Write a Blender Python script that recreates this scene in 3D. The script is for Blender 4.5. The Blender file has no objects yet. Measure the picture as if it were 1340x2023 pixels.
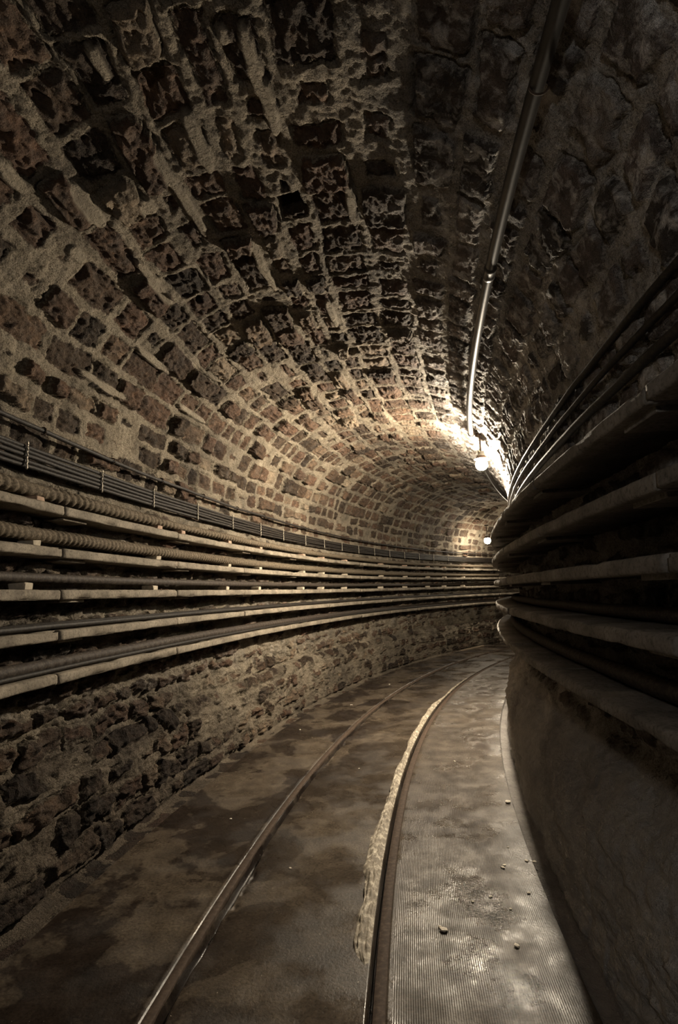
import bpy, bmesh, math, random
import numpy as np
from mathutils import Matrix, Vector

# ------------------------------------------------------------------ camera
SC = bpy.context.scene
COL = SC.collection
random.seed(7)
RNG = np.random.default_rng(11)
F_PX, PITCH, ROLL, CAM_Z = 1073.9, math.radians(8.54), math.radians(-2.013), 1.5
cam_data = bpy.data.cameras.new('camera')
cam = bpy.data.objects.new('camera', cam_data)
COL.objects.link(cam)
cam_data.sensor_fit = 'VERTICAL'
cam_data.sensor_height = 36.0
cam_data.sensor_width = 24.0
cam_data.lens = F_PX / 2023.0 * 36.0
cam_data.clip_start = 0.02
cam_data.clip_end = 200
_X = Vector((1, 0, 0))
_U = Vector((0, -math.sin(PITCH), math.cos(PITCH)))
_Fw = Vector((0, math.cos(PITCH), math.sin(PITCH)))
_R = _X * math.cos(ROLL) + _U * math.sin(ROLL)
_Up = -_X * math.sin(ROLL) + _U * math.cos(ROLL)
m = Matrix((_R, _Up, -_Fw)).transposed().to_4x4()
m.translation = Vector((0, 0, CAM_Z))
cam.matrix_world = m
SC.camera = cam

# ------------------------------------------------------------------ light level
SC.view_settings.view_transform = 'Standard'
SC.view_settings.look = 'None'
SC.view_settings.gamma = 1.0
SC.view_settings.use_curve_mapping = False
SC.view_settings.exposure = 0.0
world = bpy.data.worlds.new('tunnel_air')
SC.world = world
world.use_nodes = True
world.node_tree.nodes['Background'].inputs[0].default_value = (0.9, 0.95, 1.0, 1)
world.node_tree.nodes['Background'].inputs[1].default_value = 0.0
# lamps: name -> (s along the tunnel, offset, height, emission strength, colour)
LAMP_NEAR = dict(s=6.45, off=-0.73, z=2.92, r=0.068, e=5400.0, col=(1.0, 0.86, 0.66))
LAMP_FAR = dict(s=14.7, off=1.28, z=2.755, r=0.085, e=480.0, col=(1.0, 0.86, 0.66))
LAMP_BACK = dict(s=-1.1, off=0.35, z=2.25, r=0.060, e=250.0, col=(1.0, 0.94, 0.87))

# ------------------------------------------------------------------ tunnel axis (curves to the right)
S_A = np.linspace(-6, 24, 6001)
DS = S_A[1] - S_A[0]
I0 = int(np.argmin(abs(S_A)))
_k = 0.0414 - 0.0009 * S_A + 0.0002 * S_A ** 2
_k = np.where(S_A < 0, 0.0414, _k)
_k = np.where(S_A > 16, 0.0414 - 0.0009 * 16 + 0.0002 * 256, _k)
HD_A = np.cumsum(_k) * DS
HD_A = HD_A - HD_A[I0] + math.radians(1.1208)
X_A = np.cumsum(np.sin(HD_A)) * DS
Y_A = np.cumsum(np.cos(HD_A)) * DS
X_A -= X_A[I0]
Y_A -= Y_A[I0]


def world_pt(s, off, z):
    s = np.asarray(s, float)
    h = np.interp(s, S_A, HD_A)
    return np.stack([np.interp(s, S_A, X_A) - off * np.cos(h), np.interp(s, S_A, Y_A) + off * np.sin(h), z + 0 * h], -1)


def wp(s, off, z):
    return Vector(world_pt(float(s), float(off), float(z)).tolist())


# ------------------------------------------------------------------ noise in numpy
_TAB = RNG.random((8, 256, 256))


def vnoise(x, y, ch=0):
    xi = np.floor(x).astype(int)
    yi = np.floor(y).astype(int)
    fx = x - xi
    fy = y - yi
    fx = fx * fx * (3 - 2 * fx)
    fy = fy * fy * (3 - 2 * fy)
    t = _TAB[ch]
    a = t[xi & 255, yi & 255]
    b = t[(xi + 1) & 255, yi & 255]
    c = t[xi & 255, (yi + 1) & 255]
    d = t[(xi + 1) & 255, (yi + 1) & 255]
    return (a * (1 - fx) + b * fx) * (1 - fy) + (c * (1 - fx) + d * fx) * fy


def fbm(x, y, f, octv=3, ch=0):
    r = 0
    amp = 1.0
    tot = 0
    for o in range(octv):
        r = r + amp * (vnoise(x * f + 13.7 * o, y * f + 7.3 * o, (ch + o) % 8) - 0.5)
        tot += amp
        amp *= 0.55
        f *= 2.03
    return r / tot * 2


def sstep(a, b, x):
    t = np.clip((x - a) / (b - a), 0, 1)
    return t * t * (3 - 2 * t)


# ------------------------------------------------------------------ materials
def new_mat(name):
    mt = bpy.data.materials.new(name)
    mt.use_nodes = True
    nt = mt.node_tree
    nt.nodes.clear()
    out = nt.nodes.new('ShaderNodeOutputMaterial')
    b = nt.nodes.new('ShaderNodeBsdfPrincipled')
    nt.links.new(b.outputs[0], out.inputs[0])
    return mt, nt, b


def nd(nt, typ, **kw):
    n = nt.nodes.new(typ)
    for k, v in kw.items():
        if k == 'op':
            n.operation = v
        elif k == 'ins':
            for i, val in v.items():
                if hasattr(val, 'is_linked') or isinstance(val, bpy.types.NodeSocket):
                    nt.links.new(val, n.inputs[i])
                else:
                    n.inputs[i].default_value = val
        else:
            setattr(n, k, v)
    return n


def ramp(nt, fac, stops):
    r = nt.nodes.new('ShaderNodeValToRGB')
    nt.links.new(fac, r.inputs[0])
    el = r.color_ramp.elements
    el[0].position, el[0].color = stops[0][0], (*stops[0][1], 1)
    el[1].position, el[1].color = stops[-1][0], (*stops[-1][1], 1)
    for p, c in stops[1:-1]:
        e = el.new(p)
        e.color = (*c, 1)
    return r.outputs[0]


def mixc(nt, fac, a, b, blend='MIX'):
    n = nt.nodes.new('ShaderNodeMix')
    n.data_type = 'RGBA'
    n.blend_type = blend
    for sock, v in ((n.inputs[0], fac), (n.inputs[6], a), (n.inputs[7], b)):
        if isinstance(v, bpy.types.NodeSocket):
            nt.links.new(v, sock)
        else:
            sock.default_value = v if not isinstance(v, tuple) else (*v, 1)[:4]
    return n.outputs[2]


def noise(nt, vec, scale, detail=4, rough=0.55, dist=0.0):
    n = nt.nodes.new('ShaderNodeTexNoise')
    nt.links.new(vec, n.inputs['Vector'])
    n.inputs['Scale'].default_value = scale
    n.inputs['Detail'].default_value = detail
    n.inputs['Roughness'].default_value = rough
    n.inputs['Distortion'].default_value = dist
    return n.outputs[0]


def mth(nt, op, a, b=None, c=None, clamp=False):
    n = nt.nodes.new('ShaderNodeMath')
    n.operation = op
    n.use_clamp = clamp
    for i, v in enumerate((a, b, c)):
        if v is None:
            continue
        if isinstance(v, bpy.types.NodeSocket):
            nt.links.new(v, n.inputs[i])
        else:
            n.inputs[i].default_value = v
    return n.outputs[0]


def attr(nt, name):
    n = nt.nodes.new('ShaderNodeAttribute')
    n.attribute_name = name
    return n.outputs['Fac']


def bump(nt, height, strength, dist, bsdf, prev=None):
    n = nt.nodes.new('ShaderNodeBump')
    n.inputs['Strength'].default_value = strength
    n.inputs['Distance'].default_value = dist
    nt.links.new(height, n.inputs['Height'])
    if prev is not None:
        nt.links.new(prev, n.inputs['Normal'])
    if bsdf is not None:
        nt.links.new(n.outputs[0], bsdf.inputs['Normal'])
    return n.outputs[0]


def maprange(nt, v, a, b, c=0.0, d=1.0):
    n = nt.nodes.new('ShaderNodeMapRange')
    nt.links.new(v, n.inputs[0])
    for i, x in enumerate((a, b, c, d)):
        n.inputs[i + 1].default_value = x
    return n.outputs[0]


def masonry_material():
    mt, nt, b = new_mat('rubble_masonry')
    pos = nd(nt, 'ShaderNodeTexCoord').outputs['Object']
    dist, rnd, pl, white = attr(nt, 'edge'), attr(nt, 'rand'), attr(nt, 'plaster'), attr(nt, 'lime')
    nf = noise(nt, pos, 45, 4, 0.6)
    nm = noise(nt, pos, 14, 5, 0.6)
    nl = noise(nt, pos, 1.6, 4, 0.55)
    grain = noise(nt, pos, 120, 3, 0.7)
    d2 = mth(nt, 'ADD', dist, mth(nt, 'MULTIPLY', mth(nt, 'SUBTRACT', nf, 0.5), 0.036))
    mask = maprange(nt, d2, 0.001, 0.008)
    stone = ramp(nt, rnd, [(0.0, (0.060, 0.043, 0.030)), (0.35, (0.105, 0.072, 0.048)), (0.6, (0.165, 0.100, 0.068)), (0.8, (0.20, 0.135, 0.092)), (1.0, (0.40, 0.33, 0.245))])
    svar = ramp(nt, nm, [(0.3, (0.42, 0.42, 0.42)), (0.55, (0.85, 0.84, 0.82)), (0.72, (1.35, 1.28, 1.18))])
    stone = mixc(nt, 1.0, stone, svar, 'MULTIPLY')
    mort = ramp(nt, noise(nt, pos, 6, 5, 0.62), [(0.28, (0.17, 0.145, 0.110)), (0.5, (0.31, 0.265, 0.200)), (0.72, (0.43, 0.375, 0.29))])
    gr = ramp(nt, grain, [(0.36, (0.42, 0.40, 0.37)), (0.52, (1, 1, 1)), (0.7, (1.15, 1.15, 1.15))])
    mort = mixc(nt, 1.0, mort, gr, 'MULTIPLY')
    col = mixc(nt, mask, mort, stone)
    # smooth repointing mortar
    smooth = mixc(nt, nf, (0.36, 0.31, 0.235), (0.47, 0.41, 0.32))
    col = mixc(nt, pl, col, smooth)
    # grey plaster skim over the lower inner wall
    skim = mixc(nt, nm, (0.20, 0.187, 0.172), (0.46, 0.43, 0.395))
    col = mixc(nt, attr(nt, 'skim'), col, skim)
    # lime bloom
    wf = mth(nt, 'MULTIPLY', white, maprange(nt, noise(nt, pos, 9, 6, 0.7, 0.6), 0.48, 0.66), clamp=True)
    col = mixc(nt, wf, col, (0.52, 0.49, 0.45))
    gy = attr(nt, 'grey')
    hsv = nt.nodes.new('ShaderNodeHueSaturation')
    hsv.inputs['Saturation'].default_value = 0.42
    hsv.inputs['Value'].default_value = 1.9
    nt.links.new(col, hsv.inputs['Color'])
    col = mixc(nt, gy, col, hsv.outputs[0])
    col = mixc(nt, 1.0, col, ramp(nt, nl, [(0.30, (0.55, 0.54, 0.54)), (0.5, (0.9, 0.89, 0.87)), (0.68, (1.1, 1.08, 1.05))]), 'MULTIPLY')
    # gutter damp, ledge dirt, zone tones, and light painted along the outer wall
    col = mixc(nt, attr(nt, 'damp_and_shade'), col, mixc(nt, 1.0, col, (0.30, 0.27, 0.26), 'MULTIPLY'))
    nt.links.new(col, b.inputs['Base Color'])
    b.inputs['Roughness'].default_value = 0.86
    b.inputs['Specular IOR Level'].default_value = 0.25
    # streaky tooling on the stones
    vec2 = nd(nt, 'ShaderNodeMapping', ins={0: pos, 3: (26, 26, 70)}).outputs[0]
    st2 = noise(nt, vec2, 1.0, 5, 0.7, 0.8)
    vec = nd(nt, 'ShaderNodeMapping', ins={0: pos, 3: (9, 9, 38)}).outputs[0]
    st = noise(nt, vec, 1.0, 4, 0.65, 1.2)
    h1 = mth(nt, 'ADD', mth(nt, 'MULTIPLY', mask, 0.55), mth(nt, 'MULTIPLY', nf, 0.001))
    h1 = mth(nt, 'ADD', h1, mth(nt, 'MULTIPLY', st, mth(nt, 'ADD', mth(nt, 'MULTIPLY', mask, 0.8), 0.2)))
    h1 = mth(nt, 'ADD', h1, mth(nt, 'MULTIPLY', nf, 0.9))
    h1 = mth(nt, 'ADD', h1, mth(nt, 'MULTIPLY', st2, 0.9))
    p = bump(nt, h1, 1.0, 0.026, None)
    p = bump(nt, grain, 1.0, 0.009, b, p)
    return mt


def concrete_material(name, c0, c1, seed=0.0):
    mt, nt, b = new_mat(name)
    pos = nd(nt, 'ShaderNodeTexCoord').outputs['Object']
    n1 = noise(nt, pos, 5, 6, 0.65)
    n2 = noise(nt, pos, 60, 4, 0.7)
    n3 = noise(nt, pos, 240, 2, 0.6)
    col = ramp(nt, n1, [(0.25, tuple(0.55 * x for x in c0)), (0.45, c0), (0.7, c1)])
    col = mixc(nt, 1.0, col, ramp(nt, n2, [(0.32, (0.45, 0.44, 0.42)), (0.48, (0.95, 0.95, 0.95)), (0.75, (1.18, 1.18, 1.18))]), 'MULTIPLY')
    nt.links.new(col, b.inputs['Base Color'])
    b.inputs['Roughness'].default_value = 0.82
    b.inputs['Specular IOR Level'].default_value = 0.3
    p = bump(nt, n2, 0.5, 0.006, None)
    bump(nt, n3, 0.4, 0.002, b, p)
    return mt


def floor_material():
    mt, nt, b = new_mat('worn_concrete_floor')
    pos = nd(nt, 'ShaderNodeTexCoord').outputs['Object']
    off = attr(nt, 'off')
    gro, met = attr(nt, 'groove'), attr(nt, 'metal')
    big = noise(nt, pos, 1.5, 6, 0.58, 0.5)
    mid = noise(nt, pos, 7, 6, 0.62)
    fine = noise(nt, pos, 70, 4, 0.6)
    wet = maprange(nt, mth(nt, 'ADD', big, mth(nt, 'MULTIPLY', mth(nt, 'SUBTRACT', mid, 0.5), 0.35)), 0.465, 0.515)
    base = ramp(nt, mid, [(0.28, (0.036, 0.028, 0.021)), (0.5, (0.072, 0.056, 0.041)), (0.74, (0.125, 0.101, 0.074))])
    dark = mixc(nt, 1.0, base, (0.26, 0.235, 0.245), 'MULTIPLY')
    left = maprange(nt, off, 0.0, 0.9, 0.3, 1.0)
    wl = mth(nt, 'MULTIPLY', wet, left)
    col = mixc(nt, wl, base, dark)
    col = mixc(nt, 1.0, col, ramp(nt, fine, [(0.34, (0.62, 0.60, 0.58)), (0.5, (1, 1, 1)), (0.68, (1.3, 1.28, 1.22))]), 'MULTIPLY')
    col = mixc(nt, mth(nt, 'MULTIPLY', gro, 0.92), col, (0.018, 0.014, 0.012))
    col = mixc(nt, met, col, (0.085, 0.058, 0.042))
    speck = maprange(nt, noise(nt, pos, 55, 2, 0.5), 0.74, 0.78)
    col = mixc(nt, mth(nt, 'MULTIPLY', speck, 0.5), col, (0.55, 0.48, 0.38))
    nt.links.new(col, b.inputs['Base Color'])
    rg = mth(nt, 'SUBTRACT', maprange(nt, noise(nt, pos, 2.6, 5, 0.6), 0.40, 0.60, 0.22, 0.58), mth(nt, 'MULTIPLY', wl, 0.04))
    nt.links.new(rg, b.inputs['Roughness'])
    b.inputs['Specular IOR Level'].default_value = 0.36
    # fine ribs rolled into the right-hand strip, running along the tunnel
    rib = mth(nt, 'SINE', mth(nt, 'MULTIPLY', off, 2 * math.pi / 0.0088))
    ribm = mth(nt, 'MULTIPLY', maprange(nt, off, 0.02, 0.0), mth(nt, 'MULTIPLY', maprange(nt, off, -0.70, -0.50), maprange(nt, mid, 0.62, 0.40, 0.25, 1.0)))
    p = bump(nt, mth(nt, 'MULTIPLY', rib, ribm), 0.6, 0.0016, None)
    p = bump(nt, fine, 0.55, 0.0035, None, p)
    p = bump(nt, noise(nt, pos, 260, 2, 0.6), 0.4, 0.001, None, p)
    bump(nt, mid, 0.35, 0.006, b, p)
    return mt


def simple_material(name, col, rough=0.6, metal=0.0, nscale=30, var=0.5, bumpd=0.002, col2=None, spec=0.5):
    mt, nt, b = new_mat(name)
    pos = nd(nt, 'ShaderNodeTexCoord').outputs['Object']
    n1 = noise(nt, pos, nscale, 5, 0.65)
    c2 = col2 or tuple(min(1, x * (1 + var) + 0.01) for x in col)
    c = ramp(nt, n1, [(0.3, tuple(x * (1 - var * 0.6) for x in col)), (0.5, col), (0.72, c2)])
    nt.links.new(c, b.inputs['Base Color'])
    b.inputs['Roughness'].default_value = rough
    b.inputs['Metallic'].default_value = metal
    b.inputs['Specular IOR Level'].default_value = spec
    bump(nt, n1, 0.5, bumpd, b)
    return mt


M = {}
M['masonry'] = masonry_material()
M['concrete'] = concrete_material('shelf_concrete', (0.20, 0.17, 0.13), (0.34, 0.295, 0.23))
M['concrete_grey'] = concrete_material('grey_shelf_concrete', (0.20, 0.185, 0.165), (0.34, 0.315, 0.285))
M['floor'] = floor_material()
M['cable'] = simple_material('black_cable_sheath', (0.016, 0.013, 0.011), 0.66, 0, 60, 0.8, 0.003, (0.05, 0.040, 0.030), 0.22)
M['lagging'] = simple_material('tarred_rope_lagging', (0.105, 0.083, 0.058), 0.85, 0, 90, 0.7, 0.004, (0.24, 0.195, 0.14), 0.15)
M['lagging_dark'] = simple_material('dark_tarred_lagging', (0.040, 0.031, 0.025), 0.7, 0, 70, 0.7, 0.004, (0.10, 0.08, 0.06), 0.2)
M['brick'] = simple_material('brick_block', (0.36, 0.25, 0.18), 0.9, 0, 40, 0.3, 0.003)
M['block'] = simple_material('pale_block', (0.45, 0.39, 0.30), 0.9, 0, 40, 0.3, 0.003)
M['pipe'] = simple_material('grey_plastic_pipe', (0.034, 0.030, 0.026), 0.40, 0.0, 12, 0.35, 0.0006)
M['steel'] = simple_material('rusted_steel', (0.062, 0.043, 0.031), 0.8, 0.0, 40, 0.6, 0.002, None, 0.15)
M['zinc'] = simple_material('zinc_strap', (0.42, 0.38, 0.31), 0.55, 0.5, 50, 0.5, 0.002)
M['ridge'] = simple_material('crumbling_lime_fillet', (0.25, 0.21, 0.155), 0.75, 0, 26, 0.6, 0.010, (0.74, 0.67, 0.54))
M['chip'] = simple_material('plaster_chip', (0.66, 0.60, 0.50), 0.9, 0, 60, 0.2, 0.002)
M['wood'] = simple_material('weathered_wood', (0.30, 0.235, 0.165), 0.8, 0, 30, 0.4, 0.002)
M['porcelain'] = simple_material('lamp_holder', (0.42, 0.40, 0.36), 0.5, 0, 20, 0.1, 0.0005)


def emit_material(name, col, e):
    mt, nt, b = new_mat(name)
    b.inputs['Base Color'].default_value = (0.8, 0.8, 0.8, 1)
    b.inputs['Emission Color'].default_value = (*col, 1)
    b.inputs['Emission Strength'].default_value = e
    return mt


# ------------------------------------------------------------------ object helpers
def tag(o, label=None, cat=None, group=None, kind=None):
    if label:
        o['label'] = label
    if cat:
        o['category'] = cat
    if group:
        o['group'] = group
    if kind:
        o['kind'] = kind
    return o


def empty(name, loc, label, cat, group=None):
    o = bpy.data.objects.new(name, None)
    COL.objects.link(o)
    o.location = loc
    o.empty_display_size = 0.05
    return tag(o, label, cat, group)


def link(name, me, mat, parent=None, smooth=True):
    o = bpy.data.objects.new(name, me)
    COL.objects.link(o)
    if mat:
        me.materials.append(mat)
    if parent is not None:
        o.parent = parent
    if smooth:
        me.polygons.foreach_set('use_smooth', [True] * len(me.polygons))
    return o


def grid_mesh(name, P, closed_v=False):
    """P: (n, m, 3) array -> quad mesh"""
    n, mm = P.shape[:2]
    me = bpy.data.meshes.new(name)
    idx = np.arange(n * mm).reshape(n, mm)
    if closed_v:
        idx2 = np.concatenate([idx, idx[:, :1]], 1)
    else:
        idx2 = idx
    q = np.stack([idx2[:-1, :-1], idx2[1:, :-1], idx2[1:, 1:], idx2[:-1, 1:]], -1).reshape(-1, 4)
    me.vertices.add(n * mm)
    me.vertices.foreach_set('co', np.ascontiguousarray(P, dtype=np.float32).ravel())
    me.loops.add(q.size)
    me.loops.foreach_set('vertex_index', q.astype(np.int32).ravel())
    me.polygons.add(len(q))
    me.polygons.foreach_set('loop_start', np.arange(0, q.size, 4, dtype=np.int32))
    me.polygons.foreach_set('loop_total', np.full(len(q), 4, dtype=np.int32))
    me.update(calc_edges=True)
    return me


def set_attr(me, name, arr):
    a = me.attributes.new(name, 'FLOAT', 'POINT')
    a.data.foreach_set('value', np.ascontiguousarray(arr, dtype=np.float32).ravel())


def along(*segs):
    """segs: (start, end, step) -> sample stations"""
    r = []
    for a, b, st in segs:
        r.append(np.arange(a, b - 1e-6, st))
    r.append(np.array([segs[-1][1]]))
    return np.concatenate(r)


# ------------------------------------------------------------------ the masonry shell
OC, HW, ZS, ZC = 0.45, 1.50, 2.2, 3.66


def vault_profile(n=200):
    e = 2 / 2.6
    return [(OC + HW * math.copysign(abs(math.cos(a)) ** e, math.cos(a)), ZS + (ZC - ZS) * abs(math.sin(a)) ** e) for a in np.linspace(0, math.pi, n)]


LEFT = [(1.66, 0), (1.668, -.032), (1.79, -.030), (1.835, -.01), (1.85, .15), (1.858, .46), (1.87, .545), (1.90, .585), (1.965, .61), (1.98, .68), (1.975, 1.2), (1.965, 1.9), (1.95, 2.2)]
RIGHT = [(-1.05, 2.2), (-1.07, 1.8), (-1.075, 1.2), (-1.07, .82), (-1.04, .72), (-.97, .62), (-.90, .50), (-.862, .38), (-.843, .15), (-.82, -.01), (-.79, -.028), (-.718, -.028), (-.71, 0)]
PROF = np.array(LEFT + vault_profile()[1:-1] + RIGHT)
_dl = np.hypot(*np.diff(PROF, axis=0).T)
T_P = np.r_[0, np.cumsum(_dl)]
T_END = T_P[-1]
T_SL, T_SR = T_P[len(LEFT) - 1], T_P[-len(RIGHT)]
T_BR = T_P[-9]                # upper edge of the inner-wall bench
T_SHIFT = T_SL - 2.456        # masonry courses are counted from the springing line


def prof_at(t):
    t = np.asarray(t, float)
    o = np.interp(t, T_P, PROF[:, 0])
    z = np.interp(t, T_P, PROF[:, 1])
    e = 0.03
    o1, o0 = np.interp(t + e, T_P, PROF[:, 0]), np.interp(t - e, T_P, PROF[:, 0])
    z1, z0 = np.interp(t + e, T_P, PROF[:, 1]), np.interp(t - e, T_P, PROF[:, 1])
    to, tz = o1 - o0, z1 - z0
    L = np.hypot(to, tz) + 1e-9
    return o, z, -tz / L, to / L       # inward normal (towards the axis)


# (s, t, half length, half width) of smooth repointed joints on the vault
PATCHES = [(2.32, 3.935, .15, .042), (2.50, 3.72, .06, .035), (2.33, 4.375, .15, .026), (2.60, 4.385, .22, .026), (2.22, 4.59, .18, .034), (1.88, 4.945, .15, .030),
           (2.10, 4.965, .14, .032), (1.76, 4.86, .035, .022), (1.77, 4.345, .07, .020), (3.23, 4.62, .26, .028), (2.00, 3.755, .09, .034), (2.48, 4.19, .05, .04),
           (3.5, 3.56, .22, .026), (3.0, 3.95, .22, .026), (4.3, 3.40, .25, .024), (3.2, 3.20, .25, .026), (2.75, 5.27, .16, .03), (3.9, 4.95, .2, .026)]
# (s, t, half length, half width, depth) of putlog holes
HOLES = [(2.70, 4.93, .070, .064, .20), (4.60, 4.99, .060, .052, .18), (5.54, 3.40, .035, .030, .10), (6.3, 3.95, .03, .03, .07), (3.35, 4.10, .02, .02, .05)]
LIME = [(1.72, 6.66, .20, .16), (2.08, 6.5, .14, .12), (1.45, 6.6, .18, .12), (1.46, 6.28, .14, .10), (2.9, 6.15, .3, .08), (4.6, 6.35, .8, .22)]
_rb = [0.0]
_rr = random.Random(5)
while _rb[-1] < 2.28:
    _rb.append(_rb[-1] + _rr.uniform(0.125, 0.19))
_rb += [2.46, 2.62, 2.80, 2.97, 3.13, 3.35, 3.56, 3.77, 3.985, 4.21, 4.425, 4.66, 4.83, 5.01, 5.31, 5.58, 5.83, 6.05, 6.27, 6.52, 6.74, 6.98, 7.2, 7.4]
while _rb[-1] < 10.2:
    _rb.append(_rb[-1] + _rr.uniform(0.13, 0.20))
ROWS = np.array(_rb)
ROW_STONES = []
for i in range(len(ROWS)):
    b = [-7.0]
    while b[-1] < 25:
        b.append(b[-1] + _rr.uniform(0.18, 0.30) * (1.55 if _rr.random() < .28 else 1.0))
    ROW_STONES.append(np.array(b))


T_SL0, T_SR0, T_END0, T_BR0 = T_SL, T_SR, T_END, T_BR


def masonry_fields(s, t):
    """s, t 2-D arrays -> height above the profile and shader attributes"""
    t = t - T_SHIFT
    T_SL, T_SR, T_END, T_BR = T_SL0 - T_SHIFT, T_SR0 - T_SHIFT, T_END0 - T_SHIFT, T_BR0 - T_SHIFT
    wob = 0.016 * fbm(s, t, 2.2, 2, 1)
    low0 = np.maximum(1 - sstep(2.3, 2.6, t), 0.4 * sstep(6.0, 6.5, t))
    u = s + (0.034 + 0.05 * low0) * fbm(s, t, 6, 3, 2) + 0.014 * fbm(s, t, 24, 3, 5)
    v = t + wob + (0.026 + 0.05 * low0) * fbm(s, t, 5, 3, 3) + 0.013 * fbm(s, t, 24, 3, 6)
    r = np.clip(np.searchsorted(ROWS, v) - 1, 0, len(ROWS) - 2)
    dv = np.minimum(v - ROWS[r], ROWS[r + 1] - v)
    du = np.zeros_like(u)
    sid = np.zeros(u.shape, int)
    for k in range(len(ROWS) - 1):
        mk = r == k
        if not mk.any():
            continue
        b = ROW_STONES[k]
        j = np.clip(np.searchsorted(b, u[mk]) - 1, 0, len(b) - 2)
        du[mk] = np.minimum(u[mk] - b[j], b[j + 1] - u[mk])
        sid[mk] = k * 997 + j * 31
    h1 = np.modf(np.sin(sid * 12.9898) * 43758.5453)[0] % 1.0
    h2 = np.modf(np.sin(sid * 78.233 + 1.7) * 24634.6345)[0] % 1.0
    h3 = np.modf(np.sin(sid * 39.425 + 4.1) * 19642.349)[0] % 1.0
    inset_v = 0.016 + 0.018 * h2
    inset_u = 0.012 + 0.022 * h3
    a, b_ = du - inset_u, dv - inset_v
    rr = 0.022
    ed = np.where((a < rr) & (b_ < rr), rr - np.hypot(rr - np.minimum(a, rr), rr - np.minimum(b_, rr)), np.minimum(a, b_))
    buried = h1 < 0.14 + 0.10 * low0                     # stones hidden under mortar
    ed = np.where(buried, ed - 0.05, ed)
    ed = ed + 0.020 * fbm(s, t, 2.6, 3, 0) - 0.002 * low0
    vault = sstep(T_SL - 0.2, T_SL + 0.1, t) * (1 - sstep(T_SR - 0.1, T_SR + 0.2, t))
    right = sstep(5.3, 6.0, t)
    low = 1 - vault
    mask = sstep(-0.002, 0.013, ed)
    recess = vault * (h1 < 0.80) * (1 - 0.85 * right)           # joints stand proud of most stones
    bulge = sstep(0.0, 0.065, ed)
    proud = 0.014 + 0.036 * h3 * (0.35 + 0.65 * vault) * (1 - 0.55 * right)
    rough = fbm(s, t, 16, 4, 4)
    ridg = 1 - abs(fbm(s * 0.8, t * 1.9, 11, 4, 0)) * 2
    grit = fbm(s, t, 34, 3, 6)
    proud = proud * (1 - recess) + recess * (-0.026 + 0.026 * bulge * (0.4 + 0.9 * h3))
    h = mask * (proud + (0.016 * rough + 0.018 * ridg + 0.008 * grit) * (0.7 + 0.3 * vault) * (1 - 0.45 * right)) + (1 - mask) * (0.010 * fbm(s, t, 20, 3, 7) + 0.007 * grit)
    tilt = (h2 - 0.5) * 0.10 * (u - np.round(u / 0.25) * 0.25) * mask
    h = h + tilt + 0.020 * fbm(s, t, 1.3, 3, 2) + low * (0.030 * fbm(s, t, 5.5, 5, 5) + 0.014 * ridg) * (1 - 0.35 * (t > 6))
    # deep chipped gap on one side of the stones
    gap = np.exp(-((ed + 0.004) / 0.006) ** 2) * sstep(-0.1, 0.35, fbm(s, t, 5, 2, 6))
    h = h - 0.026 * gap
    plaster = np.zeros_like(h)
    for (ps, pt, hl, hw) in PATCHES:
        if pt > 6:
            continue
        q = ((s - ps) / hl) ** 4 + ((t - pt + 0.012 * fbm(s, t, 5, 2, 1)) / hw) ** 2 + 0.5 * fbm(s, t, 9, 2, 3)
        k = 1 - sstep(0.75, 1.15, q)
        plaster = np.maximum(plaster, k)
    h = h * (1 - plaster) + plaster * (0.022 + 0.004 * fbm(s, t, 8, 2, 0))
    beds = 1 - abs(fbm(s * 0.35, t, 7.5, 4, 1)) * 3
    h = h + (1 - sstep(2.3, 2.6, t)) * (0.012 * beds + 0.012 * fbm(s, t, 11, 4, 3))
    # plastered benches
    bench = np.maximum(1 - sstep(0.95, 1.1, t), sstep(T_BR - .12, T_BR + .02, t))
    cover = bench * np.where(t < 4, 0.0 + 0.5 * sstep(-0.2, 0.3, fbm(s, t, 2.2, 3, 4)), 0.9)
    h = h * (1 - 0.75 * cover) + cover * (0.030 * fbm(s, t, 3.1, 5, 6) + 0.012 * ridg + 0.014 * (t > 6) * (1 - abs(fbm(s * 0.5 - t, t * 1.5, 4.5, 4, 1)) * 3) + 0.036 * (t > 6) * (1 - abs(fbm(s * 0.7 + t, t * 1.2, 1.7, 3, 2)) * 3) * (1 - sstep(T_END - .45, T_END - .2, t)))
    edge = ed * (1 - cover) - cover * 0.03
    for (hs, ht, hl, hw, dp) in HOLES:
        q = np.maximum(abs(s - hs + 0.15 * (t - ht)) / hl, abs(t - ht) / hw) + 0.18 * fbm(s, t, 14, 2, 2)
        k = 1 - sstep(0.85, 1.05, q)
        h = h * (1 - k) - dp * k
        plaster *= (1 - k)
    lime = np.clip(right * vault * 0.95 + 0.35 * right + 0.10 + 0.25 * low * (t < 3), 0, 1) * (1 - 0.7 * bench)
    for (ps, pt, hl, hw) in LIME:
        lime = np.maximum(lime, 1.5 * np.exp(-((s - ps) / hl) ** 2 - ((t - pt) / hw) ** 2))
    damp_and_shade = 0.22 * sstep(3.9, 4.8, t) - 0.10 * sstep(5.5, 6.1, t) + 0.28 * sstep(T_SR - .1, T_SR + .2, t) + 0.12 * bench
    damp_and_shade = damp_and_shade + 0.50 * (1 - sstep(0.15, 0.9, t)) + 0.30 * (1 - sstep(1.0, 1.7, t)) - 0.45 * sstep(T_BR - .15, T_BR + .05, t) + 0.18 * (t < 2.3) * (1 - sstep(3.4, 5.2, s)) - 0.30 * (t < 2.3) * sstep(4.2, 6.0, s) + 0.15 * fbm(s, t, 1.1, 3, 5)  # painted shade: lower outer wall darkened near, paled where lamplight falls
    ledge = np.exp(-((t - 0.80 - 0.06 * fbm(s, t * 0, 2.1, 3, 2)) / 0.075) ** 2) * sstep(-0.35, 0.1, fbm(s, t, 2.3, 3, 6))
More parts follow.
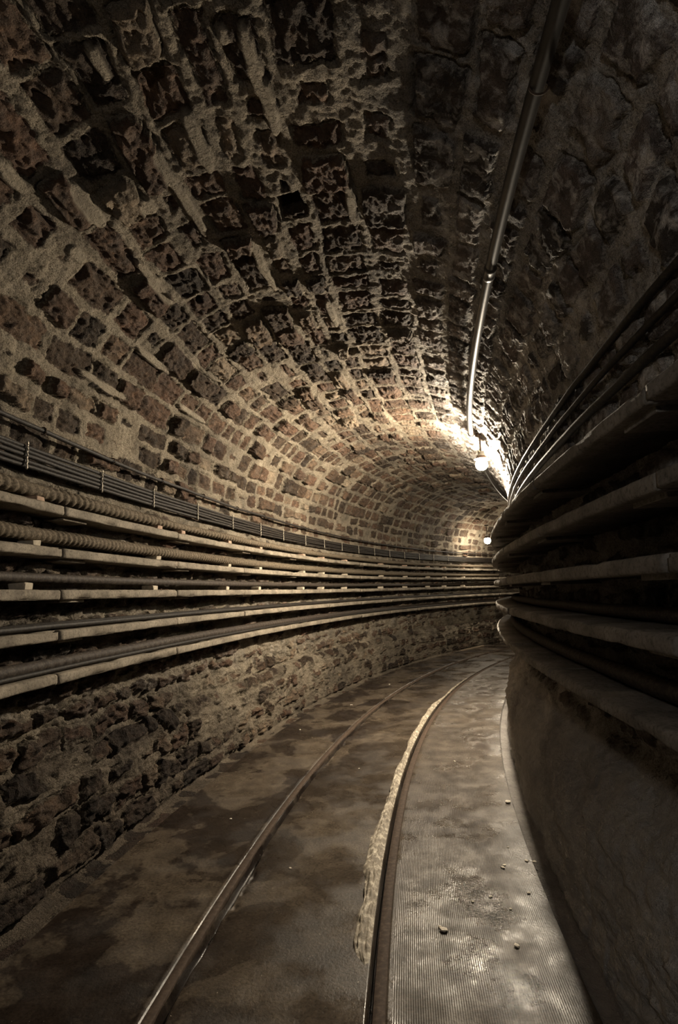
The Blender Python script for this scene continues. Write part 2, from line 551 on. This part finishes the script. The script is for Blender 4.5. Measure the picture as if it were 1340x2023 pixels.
    damp_and_shade = damp_and_shade + 0.6 * ledge + 0.5 * sstep(T_END - .16, T_END - .12, t)
    damp_and_shade = np.clip(damp_and_shade, 0, 0.95)
    gut = np.maximum(1 - sstep(0.17, 0.22, t), sstep(T_END - 0.13, T_END - 0.1, t))
    h = h * (1 - gut) + gut * 0.004 * fbm(s, t, 12, 3, 1)
    return h, edge, h2 * 0.9 + 0.1 * h1, plaster, lime, damp_and_shade


ST = along((-5.5, -0.5, .07), (-0.5, 0.6, .03), (0.6, 1.2, .014), (1.2, 4.6, .0088), (4.6, 8.0, .015), (8.0, 12.0, .022), (12.0, 17.5, .028), (17.5, 22, .06))


def shell(name, t0, t1, dt):
    t = np.linspace(t0, t1, int((t1 - t0) / dt) + 2)
    S2, T2 = np.meshgrid(ST, t, indexing='ij')
    h, edge, rnd, pl, lime, damp_and_shade = masonry_fields(S2, T2)
    o, z, no, nz = prof_at(t)
    O2 = o[None, :] + h * no[None, :]
    Z2 = z[None, :] + h * nz[None, :]
    hd = np.interp(ST, S_A, HD_A)[:, None]
    X = np.interp(ST, S_A, X_A)[:, None] - O2 * np.cos(hd)
    Y = np.interp(ST, S_A, Y_A)[:, None] + O2 * np.sin(hd)
    me = grid_mesh(name, np.stack([X, Y, Z2], -1))
    for n_, a in (('edge', edge), ('rand', rnd), ('plaster', pl), ('lime', lime), ('damp_and_shade', damp_and_shade), ('grey', sstep(5.2, 6.2, T2)), ('skim', 0.85 * sstep(T_BR - .12, T_BR + .02, T2 + 0.1 * fbm(S2, T2, 2, 3, 1)))):
        set_attr(me, n_, a)
    return tag(link(name, me, M['masonry']), kind='structure')


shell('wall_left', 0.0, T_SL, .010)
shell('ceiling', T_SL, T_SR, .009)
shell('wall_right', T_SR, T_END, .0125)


# ------------------------------------------------------------------ floor with the two flangeways
def build_floor():
    off = np.concatenate([np.arange(-.71, .03, .012), np.arange(.03, .13, .004), np.arange(.13, .80, .012), np.arange(.80, .95, .004), np.arange(.95, 1.66, .012), [1.66]])
    st = along((-5.5, 0.3, .1), (0.3, 5, .014), (5, 10, .03), (10, 22, .07))
    S2, O2 = np.meshgrid(st, off, indexing='ij')
    wl = 0.004 * fbm(S2, O2 * 0 + 1, 6, 3, 2)
    gl = np.exp(-(((O2 - 0.855 + wl) / (0.017 + 0.008 * sstep(-.2, .5, fbm(S2, O2 * 0, 4, 3, 1)))) ** 4))
    gr = np.exp(-(((O2 - 0.098) / 0.0095) ** 4))
    groove = np.maximum(gl, gr)
    metal = np.maximum((abs(O2 - 0.897) < 0.021), (abs(O2 - 0.062) < 0.024)).astype(float)
    # broken concrete beside the left flangeway
    broken = np.exp(-((O2 - 0.815) / 0.025) ** 2) * sstep(0.0, 0.4, fbm(S2, O2, 5, 3, 3))
    z = 0.0025 * fbm(S2, O2, 3, 4, 4) - 0.06 * groove - 0.018 * broken * (0.6 + fbm(S2, O2, 25, 2, 5))
    z = z + 0.004 * np.exp(-((O2 - 0.935) / 0.012) ** 2)
    z = np.where(metal > 0, -0.006 + 0.0008 * fbm(S2, O2, 20, 2, 1) - 0.045 * groove, z)
    P = world_pt(S2, O2, z)
    me = grid_mesh('floor', P[:, ::-1])
    for n_, a in (('off', O2), ('groove', groove), ('metal', metal * 0)):
        set_attr(me, n_, a[:, ::-1])
    return tag(link('floor', me, M['floor']), kind='structure')


build_floor()


# ------------------------------------------------------------------ swept shapes
def sweep(name, path, radius, mat, parent=None, seg=10, ribs=None, caps=True):
    """path: (n,3) points; radius: scalar or (n,) array; ribs: array (n, seg) of radial offsets"""
    P = np.asarray(path, float)
    n = len(P)
    Tn = np.gradient(P, axis=0)
    Tn /= np.linalg.norm(Tn, axis=1)[:, None]
    up = np.array([0, 0, 1.0])
    A = np.cross(Tn, up)
    bad = np.linalg.norm(A, axis=1) < 0.15
    A[bad] = np.cross(Tn[bad], [1.0, 0, 0])
    A /= np.linalg.norm(A, axis=1)[:, None]
    B = np.cross(A, Tn)
    ang = np.linspace(0, 2 * np.pi, seg, endpoint=False)
    R = np.broadcast_to(np.asarray(radius, float).reshape(-1, 1), (n, seg)).copy()
    if ribs is not None:
        R = R + ribs
    ring = P[:, None, :] + R[..., None] * (np.cos(ang)[None, :, None] * A[:, None, :] + np.sin(ang)[None, :, None] * B[:, None, :])
    if caps:
        ring = np.concatenate([np.repeat(P[:1, None, :], seg, 1), ring, np.repeat(P[-1:, None, :], seg, 1)], 0)
    me = grid_mesh(name, ring, closed_v=True)
    return link(name, me, mat, parent)


def wobble(s, amp, f, ch):
    return amp * fbm(s, s * 0 + ch * 3.1, f, 3, ch % 8)


# steel rails lying in the floor beside their flangeways
def rail(name, o0, o1, label):
    st = along((-1.5, 1, .2), (1, 18, .08))
    w = np.array([[o0, -.05], [o0, -.004], [o0 + .003 * np.sign(o1 - o0), -.001], [o1 - .003 * np.sign(o1 - o0), -.001], [o1, -.004], [o1, -.05]])
    P = np.stack([world_pt(st, a, b) for a, b in w], 1)
    me = grid_mesh(name, P, closed_v=True)
    return tag(link(name, me, M['steel'], smooth=False), label, 'rail')


rail('steel_rail', .876, .918, 'worn steel rail set flush in the floor, nearer the long lit wall')
rail('steel_rail', .038, .086, 'worn steel rail set flush in the floor beside the pale crumbling mortar ridge')


# crumbling pale ridge of mortar beside the inner rail
def ridge():
    st = along((2.42, 5, .012), (5, 10.6, .03))
    v = np.linspace(0, 1, 15)
    S2, V2 = np.meshgrid(st, v, indexing='ij')
    wide = 0.092 - 0.030 * sstep(2.8, 4.5, S2) + 0.034 * fbm(S2, S2 * 0, 1.7, 3, 1) + 0.012 * fbm(S2, V2, 9, 2, 2)
    tail = sstep(2.42, 2.62, S2) * (1 - sstep(8.8, 10.6, S2)) * (1 - 0.6 * sstep(7.6, 8.2, S2))
    O2 = 0.112 + V2 * wide * (0.35 + 0.65 * tail)
    hgt = (0.026 + 0.016 * fbm(S2, V2 * 3, 5, 3, 3) + 0.016 * fbm(S2 * 1.4, V2 * 6, 16, 3, 4)) * np.clip(np.sin(np.pi * np.clip(V2 * 0.92 + .06, 0, 1)), 0, 1) ** .6
    Z2 = -0.004 + np.maximum(hgt, -0.002) * tail
    me = grid_mesh('mortar_ridge', world_pt(S2, O2, Z2)[:, ::-1])
    return tag(link('mortar_ridge', me, M['ridge']), 'pale crumbling mortar ridge running beside the rail on the floor', 'mortar ridge')


ridge()

# ------------------------------------------------------------------ concrete cable shelves
Z_L = [2.042, 1.805, 1.575, 1.355, 1.125]
Z_R = [2.035, 1.795, 1.575, 1.362, 1.108]
RANK = ['topmost', 'second from top', 'middle', 'second from bottom', 'lowest']


def slab(parent, s0, s1, front, depth, ztop, th, sgn, mat, seed):
    """one cast slab: rounded, chipped cross-section swept along the wall"""
    st = np.arange(s0 + .003, s1 - .002, .035 if s0 < 6 else .09)
    st = np.r_[st, s1 - .003]
    e = 0.008
    cs = [(depth, 0), (e * 2.5, 0), (e, -.002), (.002, -e), (0, -e * 1.6), (0, -th + e * 1.4), (.002, -th + e * .6), (e, -th), (e * 3, -th), (depth, -th)]
    P = []
    rs = np.array(cs)
    sh = random.Random(seed).uniform(-.004, .004)
    n = len(st)
    O = np.zeros((n, len(cs)))
    Z = np.zeros_like(O)
    for j, (a, b) in enumerate(rs):
        ed_ = 1.0 if 0 < j < len(cs) - 1 else 0
        chip = np.maximum(0, fbm(st + seed * .37, st * 0 + j * .15, 7, 4, (seed + 1) % 8) - .22) * .05 * (ed_ if j in (1, 2, 3, 6, 7, 8) else ed_ * .5)
        O[:, j] = front + sgn * (a + chip + sh + .002 * fbm(st, st * 0 + j, 15, 2, 3) * ed_)
        Z[:, j] = ztop + b + (chip * .6 if j >= 5 else -chip * .6) + .003 * fbm(st, st * 0 + 2.2, 1.2, 2, (seed + 3) % 8) + .0015 * fbm(st, st * 0 + j * .7, 20, 2, 6)
    ring = world_pt(np.repeat(st[:, None], len(cs), 1), O, Z)
    c0 = ring[0].mean(0)
    c1 = ring[-1].mean(0)
    ring = np.concatenate([np.broadcast_to(c0, (1, len(cs), 3)), ring, np.broadcast_to(c1, (1, len(cs), 3))], 0)
    if sgn > 0:
        ring = ring[:, ::-1]
    me = grid_mesh('slab', ring, closed_v=True)
    o = link('slab', me, mat, parent, smooth=False)
    return o


def box_arc(name, s0, s1, o0, o1, z0, z1, mat, parent=None, rag=.0, seed=0):
    r = random.Random(seed)
    bm = bmesh.new()
    vs = []
    for s in (s0, s1):
        for o in (o0, o1):
            for z in (z0, z1):
                vs.append(bm.verts.new(wp(s + r.uniform(-rag, rag), o + r.uniform(-rag, rag), z + (r.uniform(-rag, rag) if z == z1 else 0))))
    bmesh.ops.convex_hull(bm, input=vs)
    bmesh.ops.bevel(bm, geom=bm.edges[:], offset=min(abs(s1 - s0), abs(o1 - o0), abs(z1 - z0)) * .10, segments=1, affect='EDGES')
    bmesh.ops.recalc_face_normals(bm, faces=bm.faces)
    me = bpy.data.meshes.new(name)
    bm.to_mesh(me)
    bm.free()
    return link(name, me, mat, parent, smooth=False)


def shelves(side):
    left = side == 'left'
    for k in range(5):
        zt = (Z_L if left else Z_R)[k]
        front, sgn, depth = (1.77, 1, .24) if left else (-.77, -1, .33)
        th = .055 if left else (.052 if k < 4 else .046)
        wallw = 'long lit wall' if left else 'dark convex inner wall'
        root = empty('concrete_shelf', wp(2.0, front + sgn * .15, zt), f'{RANK[k]} of the five concrete cable shelves on the {wallw}'.replace('lit', 'bright outer'), 'shelf',
                     'cable shelves on the ' + ('outer wall' if left else 'inner wall'))
        root.location = (0, 0, 0)
        s = 2.785 - 1.31 * 4
        i = 0
        while s < 18.0:
            slab(root, s, s + 1.31, front + (0 if left else 0.0), depth, zt, th, sgn, M['concrete' if left else 'concrete_grey'], k * 17 + i + (0 if left else 90))
            if s > 0.5 and k < 4:
                box_arc('bracket', s + .05, s + .26, front + sgn * .045, front + sgn * (depth - .03), zt - th - .016, zt - th + .004, M['concrete' if left else 'concrete_grey'], root, .006, i)
            s += 1.31
            i += 1


shelves('left')
shelves('right')


# ------------------------------------------------------------------ cables
def lay(name, s0, s1, off, z, r, mat, label, cat='cable', group=None, seg=10, wob=(.004, .003), ch=0, step=(.05, .12), rib=None, rise=None):
    st = along((s0, min(8, s1 - .1), step[0]), (min(8, s1 - .1), s1, step[1]))
    zz = z + (rise(st) if rise else 0)
    P = world_pt(st, off + wobble(st, wob[0], 1.1, ch), zz + wobble(st, wob[1], 1.3, ch + 1))
    ribs = None
    rad = np.full(len(st), r)
    if rib:
        ribs, rad = rib(st, seg, r)
    o = sweep(name, P, rad, mat, None, seg, ribs)
    return tag(o, label, cat, group)


def lag_rib(pitch, amp, thin_at=None, thin=0.75):
    def f(st, seg, r):
        ang = np.linspace(0, 2 * np.pi, seg, endpoint=False)
        ph = (st[:, None] / pitch + ang[None, :] / (2 * np.pi) + .35 * fbm(st, st * 0, 2, 2, 3)[:, None])
        fr = ph - np.floor(ph)
        prof = np.sin(np.pi * fr) ** .6
        am = amp * (0.7 + 0.6 * fbm(st, st * 0 + 5, 3, 3, 1))[:, None]
        rr = r * (1 + .10 * fbm(st, st * 0 + 9, 1.5, 3, 2))
        if thin_at is not None:
            rr = rr * (1 - (1 - thin) * sstep(thin_at, thin_at + .03, st))
        return am * (prof - .5), rr
    return f


lay('lagged_cable', -1.2, 16, 1.862, Z_L[0] + .070, .037, M['lagging'], 'thick rope-wrapped cable lying on the topmost shelf of the outer wall', rib=lag_rib(.056, .020, 3.86, .78), seg=14, step=(.009, .02), ch=1)
lay('lagged_cable', -1.2, 16, 1.858, Z_L[1] + .070, .037, M['lagging'], 'thick rope-wrapped cable lying on the second shelf down of the outer wall', rib=lag_rib(.042, .015), seg=14, step=(.008, .02), ch=3)
lay('lagged_cable', -1.2, 16, 1.870, Z_L[2] + .066, .026, M['lagging_dark'], 'thin partly wrapped cable on the middle shelf of the outer wall', rib=lag_rib(.06, .005), seg=12, step=(.012, .03), ch=5)
lay('cable', -1.2, 16, 1.825, Z_L[3] + .022, .016, M['cable'], 'smooth black cable at the front of the second-lowest outer wall shelf', wob=(.010, .003), ch=2)
lay('cable', -1.2, 16, 1.880, Z_L[3] + .025, .019, M['cable'], 'black cable at the back of the second-lowest outer wall shelf', wob=(.008, .003), ch=4)
lay('lagged_cable', -1.2, 16, 1.882, Z_L[4] + .043, .033, M['lagging_dark'], 'wrapped cable at the back of the lowest outer wall shelf', rib=lag_rib(.07, .008), seg=12, step=(.012, .03), ch=6)
lay('cable', -1.2, 16, 1.815, Z_L[4] + .020, .013, M['cable'], 'thin black cable in front of the wrapped one on the lowest outer shelf', wob=(.012, .003), ch=0)
# bundle of wall cables above the outer shelves
NAMES5 = ['topmost', 'second', 'middle', 'fourth', 'lowest']
for i in range(5):
    lay('wall_cable', -1.2, 17, 1.882 - .003 * (i % 2), 2.345 - .026 * i, .0125, M['cable'], f'{NAMES5[i]} cable of the five strapped side by side above the outer shelves', group='five parallel cables on the outer wall',
        wob=(.005, .008), ch=i, seg=8)
lay('wall_cable', -1.2, 17, 1.872, 2.462, .0135, M['cable'], 'single black cable running alone above the five-cable bundle on the outer wall', wob=(.005, .009), ch=5, seg=8)
# inner wall
_rl = ['uppermost', 'middle', 'lower']
for i, (zz, rr) in enumerate([(2.484, .016), (2.395, .014), (2.290, .020)]):
    lay('wall_cable', -1.2, 15, -1.0, zz, rr, M['cable'], f'{_rl[i]} of the three dark cables along the inner wall above its shelves', group='dark cables on the inner wall', wob=(.006, .006), ch=i + 2, seg=10)
lay('cable', -1.2, 15, -.965, Z_R[3] + .033, .026, M['lagging_dark'], 'dark cable at the back of the inner wall shelf second from bottom', ch=3)
lay('lagged_cable', -1.2, 15, -.945, Z_R[4] + .043, .033, M['lagging_dark'], 'thick dark cable lying at the back of the lowest inner wall shelf', rib=lag_rib(.06, .006), seg=12, step=(.015, .04), ch=2)

# straps holding the bundle and clips on the single cable
clip_s = [1.98, 2.6, 3.255, 3.89, 4.605, 5.33, 6.03, 6.69, 7.42, 8.1, 8.8, 9.5, 10.2, 10.9, 11.6, 12.3, 13.0, 13.7]


def strap(s):
    st = np.linspace(0, 1, 26)
    zc = 2.216 + st * .152
    P = world_pt(np.full(26, s) + .002 * np.sin(st * 30), 1.864 - .004 * np.abs(np.sin(st * np.pi * 5)), zc)
    rad = .0036 + .0024 * np.abs(np.cos(st * np.pi * 5))
    o = sweep('cable_strap', P, rad, M['zinc'], None, 6)
    return o


base = strap(clip_s[0])
lab = 'small pale metal strap holding the five cables to the outer wall'
tag(base, lab, 'cable strap', 'straps on the five-cable bundle')
for s in clip_s[1:]:
    tag(strap(s), lab, 'cable strap', 'straps on the five-cable bundle')
for s in [x + .12 for x in clip_s]:
    P = world_pt(np.full(9, s), 1.872 - .020 * np.sin(np.linspace(-.6, 3.6, 9)), 2.462 + .020 * np.cos(np.linspace(-.6, 3.6, 9)))
    P[:, 2] += wobble(np.array([s]), .009, 1.3, 6)[0]
    o = sweep('cable_clip', P, .0045, M['steel'], None, 6)
    tag(o, 'tiny dark clip pinning the single upper cable to the outer wall', 'cable clip', 'clips on the single upper cable')

# packing blocks between shelf and cable
chk = [2.60, 3.84, 4.20, 5.10, 5.86, 7.18, 7.88, 8.79, 10.38, 11.5, 12.6, 13.4, 14.3]
for k in range(3):
    for j, s in enumerate(chk):
        if k > 0 and j == 2:
            continue
        ds = [0, -.01, -.05][k]
        mt = M['brick'] if (j * 3 + k) % 3 == 0 else M['block']
        hh = [.026, .027, .034][k]
        o = box_arc('packing_block', s + ds, s + ds + .062, 1.795, 1.89, Z_L[k] - .001, Z_L[k] + hh, mt, None, .004, j + k * 20)
        tag(o, f'small packing block wedged under the cable on the {["topmost", "second", "middle"][k]} outer wall shelf', 'block', f'packing blocks on the {["topmost", "second", "middle"][k]} outer shelf')


# ------------------------------------------------------------------ conduit pipes on the vault
def pipe_zone():
    root = empty('conduit_pipe', (0, 0, 0), 'long dark conduit pipe hung along the vault, its near end overhead', 'pipe')
    st = along((.2, 6.12, .05))
    P = world_pt(st, -.650 + .006 * np.sin(st * 1.3), 3.205 + .010 * np.sin(st * 1.1))
    sweep('tube', P, .0285, M['pipe'], root, 16)
    for s0, s1 in ((2.78, 2.90),):
        st2 = np.linspace(s0, s1, 9)
        sweep('coupling', world_pt(st2, -.650 + .006 * np.sin(st2 * 1.3), 3.205 + .010 * np.sin(st2 * 1.1)), np.array([.0285, .034, .034, .032, .032, .032, .034, .034, .0285]), M['pipe'], root, 16)
    # hook clamp at the end
    a = np.linspace(-.5, 4.3, 20)
    P = world_pt(np.full(20, 6.08), -.650 + .036 * np.cos(a + 2.2), 3.205 + .036 * np.sin(a + 2.2))
    top = world_pt(np.array([6.08, 6.09, 6.1]), np.array([-.70, -.70, -.715]), np.array([3.245, 3.29, 3.34]))
    sweep('hook', P, .005, M['steel'], root, 6)
    sweep('hanger', top, .005, M['steel'], root, 6)
    for s in (1.7, 4.4):
        a = np.linspace(0, 2 * np.pi, 20)
        P = world_pt(np.full(20, s), -.650 + .032 * np.cos(a), 3.205 + .032 * np.sin(a))
        sweep('pipe_clip', P, .004, M['steel'], root, 6)
    r2 = empty('conduit_pipe', (0, 0, 0), 'short lit conduit pipe that starts beyond the first lamp', 'pipe')
    st = along((8.05, 10.9, .05))
    zz = np.interp(st, [8.05, 8.8, 9.6, 10.9], [3.255, 3.22, 3.16, 3.08])
    sweep('tube', world_pt(st, -.66 - .012 * (st - 8), zz), .034, M['pipe'], r2, 14)
    st2 = np.linspace(8.0, 8.12, 5)
    sweep('coupling', world_pt(st2, -.66, np.full(5, 3.257)), .040, M['pipe'], r2, 14)
    # loose cable out of the first pipe to the lamp
    st = np.linspace(6.10, 6.43, 16)
    u = (st - 6.10) / 0.33
    P = world_pt(st, -.650 - .07 * u, 3.200 - .02 * np.sin(u * 3.0) - .135 * u)
    tag(sweep('lamp_cable', P, .013, M['zinc'], None, 8), 'pale flat cable leaving the long pipe and reaching to the first lamp', 'cable')


pipe_zone()


# ------------------------------------------------------------------ lamps
def lathe(name, pts, mat, parent, seg=24, loc=(0, 0, 0)):
    a = np.linspace(0, 2 * np.pi, seg, endpoint=False)
    P = np.array([[(r * np.cos(x), r * np.sin(x), z) for x in a] for r, z in pts])[:, ::-1]
    me = grid_mesh(name, P, closed_v=True)
    o = link(name, me, mat, parent)
    o.location = loc
    return o


def lamp(d, label, drop):
    p = wp(d['s'], d['off'], d['z'])
    root = empty('tunnel_lamp', p, label, 'lamp')
    r = d['r']
    em = emit_material('lamp_glow', d['col'], d['e'])
    lathe('globe', [(0.001, -r)] + [(r * math.sin(t), -r * math.cos(t)) for t in np.linspace(.15, 2.7, 16)] + [(.001, r * .905)], em, root)
    lathe('holder', [(.001, r * .86), (.040, r * .86), (.046, r * .92), (.046, r * .92 + .05), (.036, r * .92 + .06), (.036, r + .085), (.001, r + .085)], M['porcelain'], root)
    lathe('shade', [(.034, r * .92 + .048), (.060, r + .012), (.080, .066), (.083, .064), (.083, .068), (.063, r + .017), (.034, r * .92 + .054)], M['steel'], root)
    lathe('stem', [(.001, r + .08), (.010, r + .08), (.010, drop - .008), (.05, drop - .006), (.05, drop + .02), (.001, drop + .02)], M['steel'], root)
    return root


lamp(LAMP_NEAR, 'glowing globe lamp hung from the vault where the long pipe ends', .35)
lamp(LAMP_FAR, 'smaller-looking glowing lamp far down the bend above the shelves', .40)
lamp(LAMP_BACK, 'lamp on the vault behind the viewpoint', 1.38)

# ------------------------------------------------------------------ bits on the floor
chips = [(4.26, -.68, .020), (3.39, -.68, .011), (3.38, -.72, .012), (3.30, -.54, .012), (3.33, -.55, .009), (2.71, -.20, .016), (2.73, -.185, .009), (3.05, -.63, .010),
         (3.0, -.44, .009), (3.55, -.60, .007), (2.95, -.35, .008), (2.62, -.50, .012), (2.9, -.52, .007), (5.2, -.3, .010), (4.9, .5, .008), (7.4, 1.25, .014), (9.0, 1.2, .016), (6.1, 1.45, .012), (3.8, 1.2, .009), (3.2, .62, .008)]
for i, (s, o_, r) in enumerate(chips):
    r *= 1.25
    bm = bmesh.new()
    bmesh.ops.create_icosphere(bm, subdivisions=1, radius=r)
    rg = random.Random(i)
    for v in bm.verts:
        v.co *= rg.uniform(.6, 1.15)
        v.co.z *= .4
    me = bpy.data.meshes.new('plaster_chip')
    bm.to_mesh(me)
    bm.free()
    o = link('plaster_chip', me, M['chip'], smooth=False)
    o.location = wp(s, o_, r * .3)
    o.rotation_euler = (0, 0, rg.uniform(0, 6))
    where = 'strip between the inner rail and the inner wall' if o_ < 0 else ('slab between the outer rail and the outer wall' if o_ > .95 else 'floor between the two rails')
    tag(o, 'small white plaster chip lying on the ' + where, 'debris', 'plaster chips on the ' + where)
o = box_arc('wood_strip', 13.6, 14.7, 1.60, 1.64, .004, .03, M['wood'], None, .006, 3)
tag(o, 'thin wooden strip lying on the floor at the foot of the far outer wall', 'wood strip')
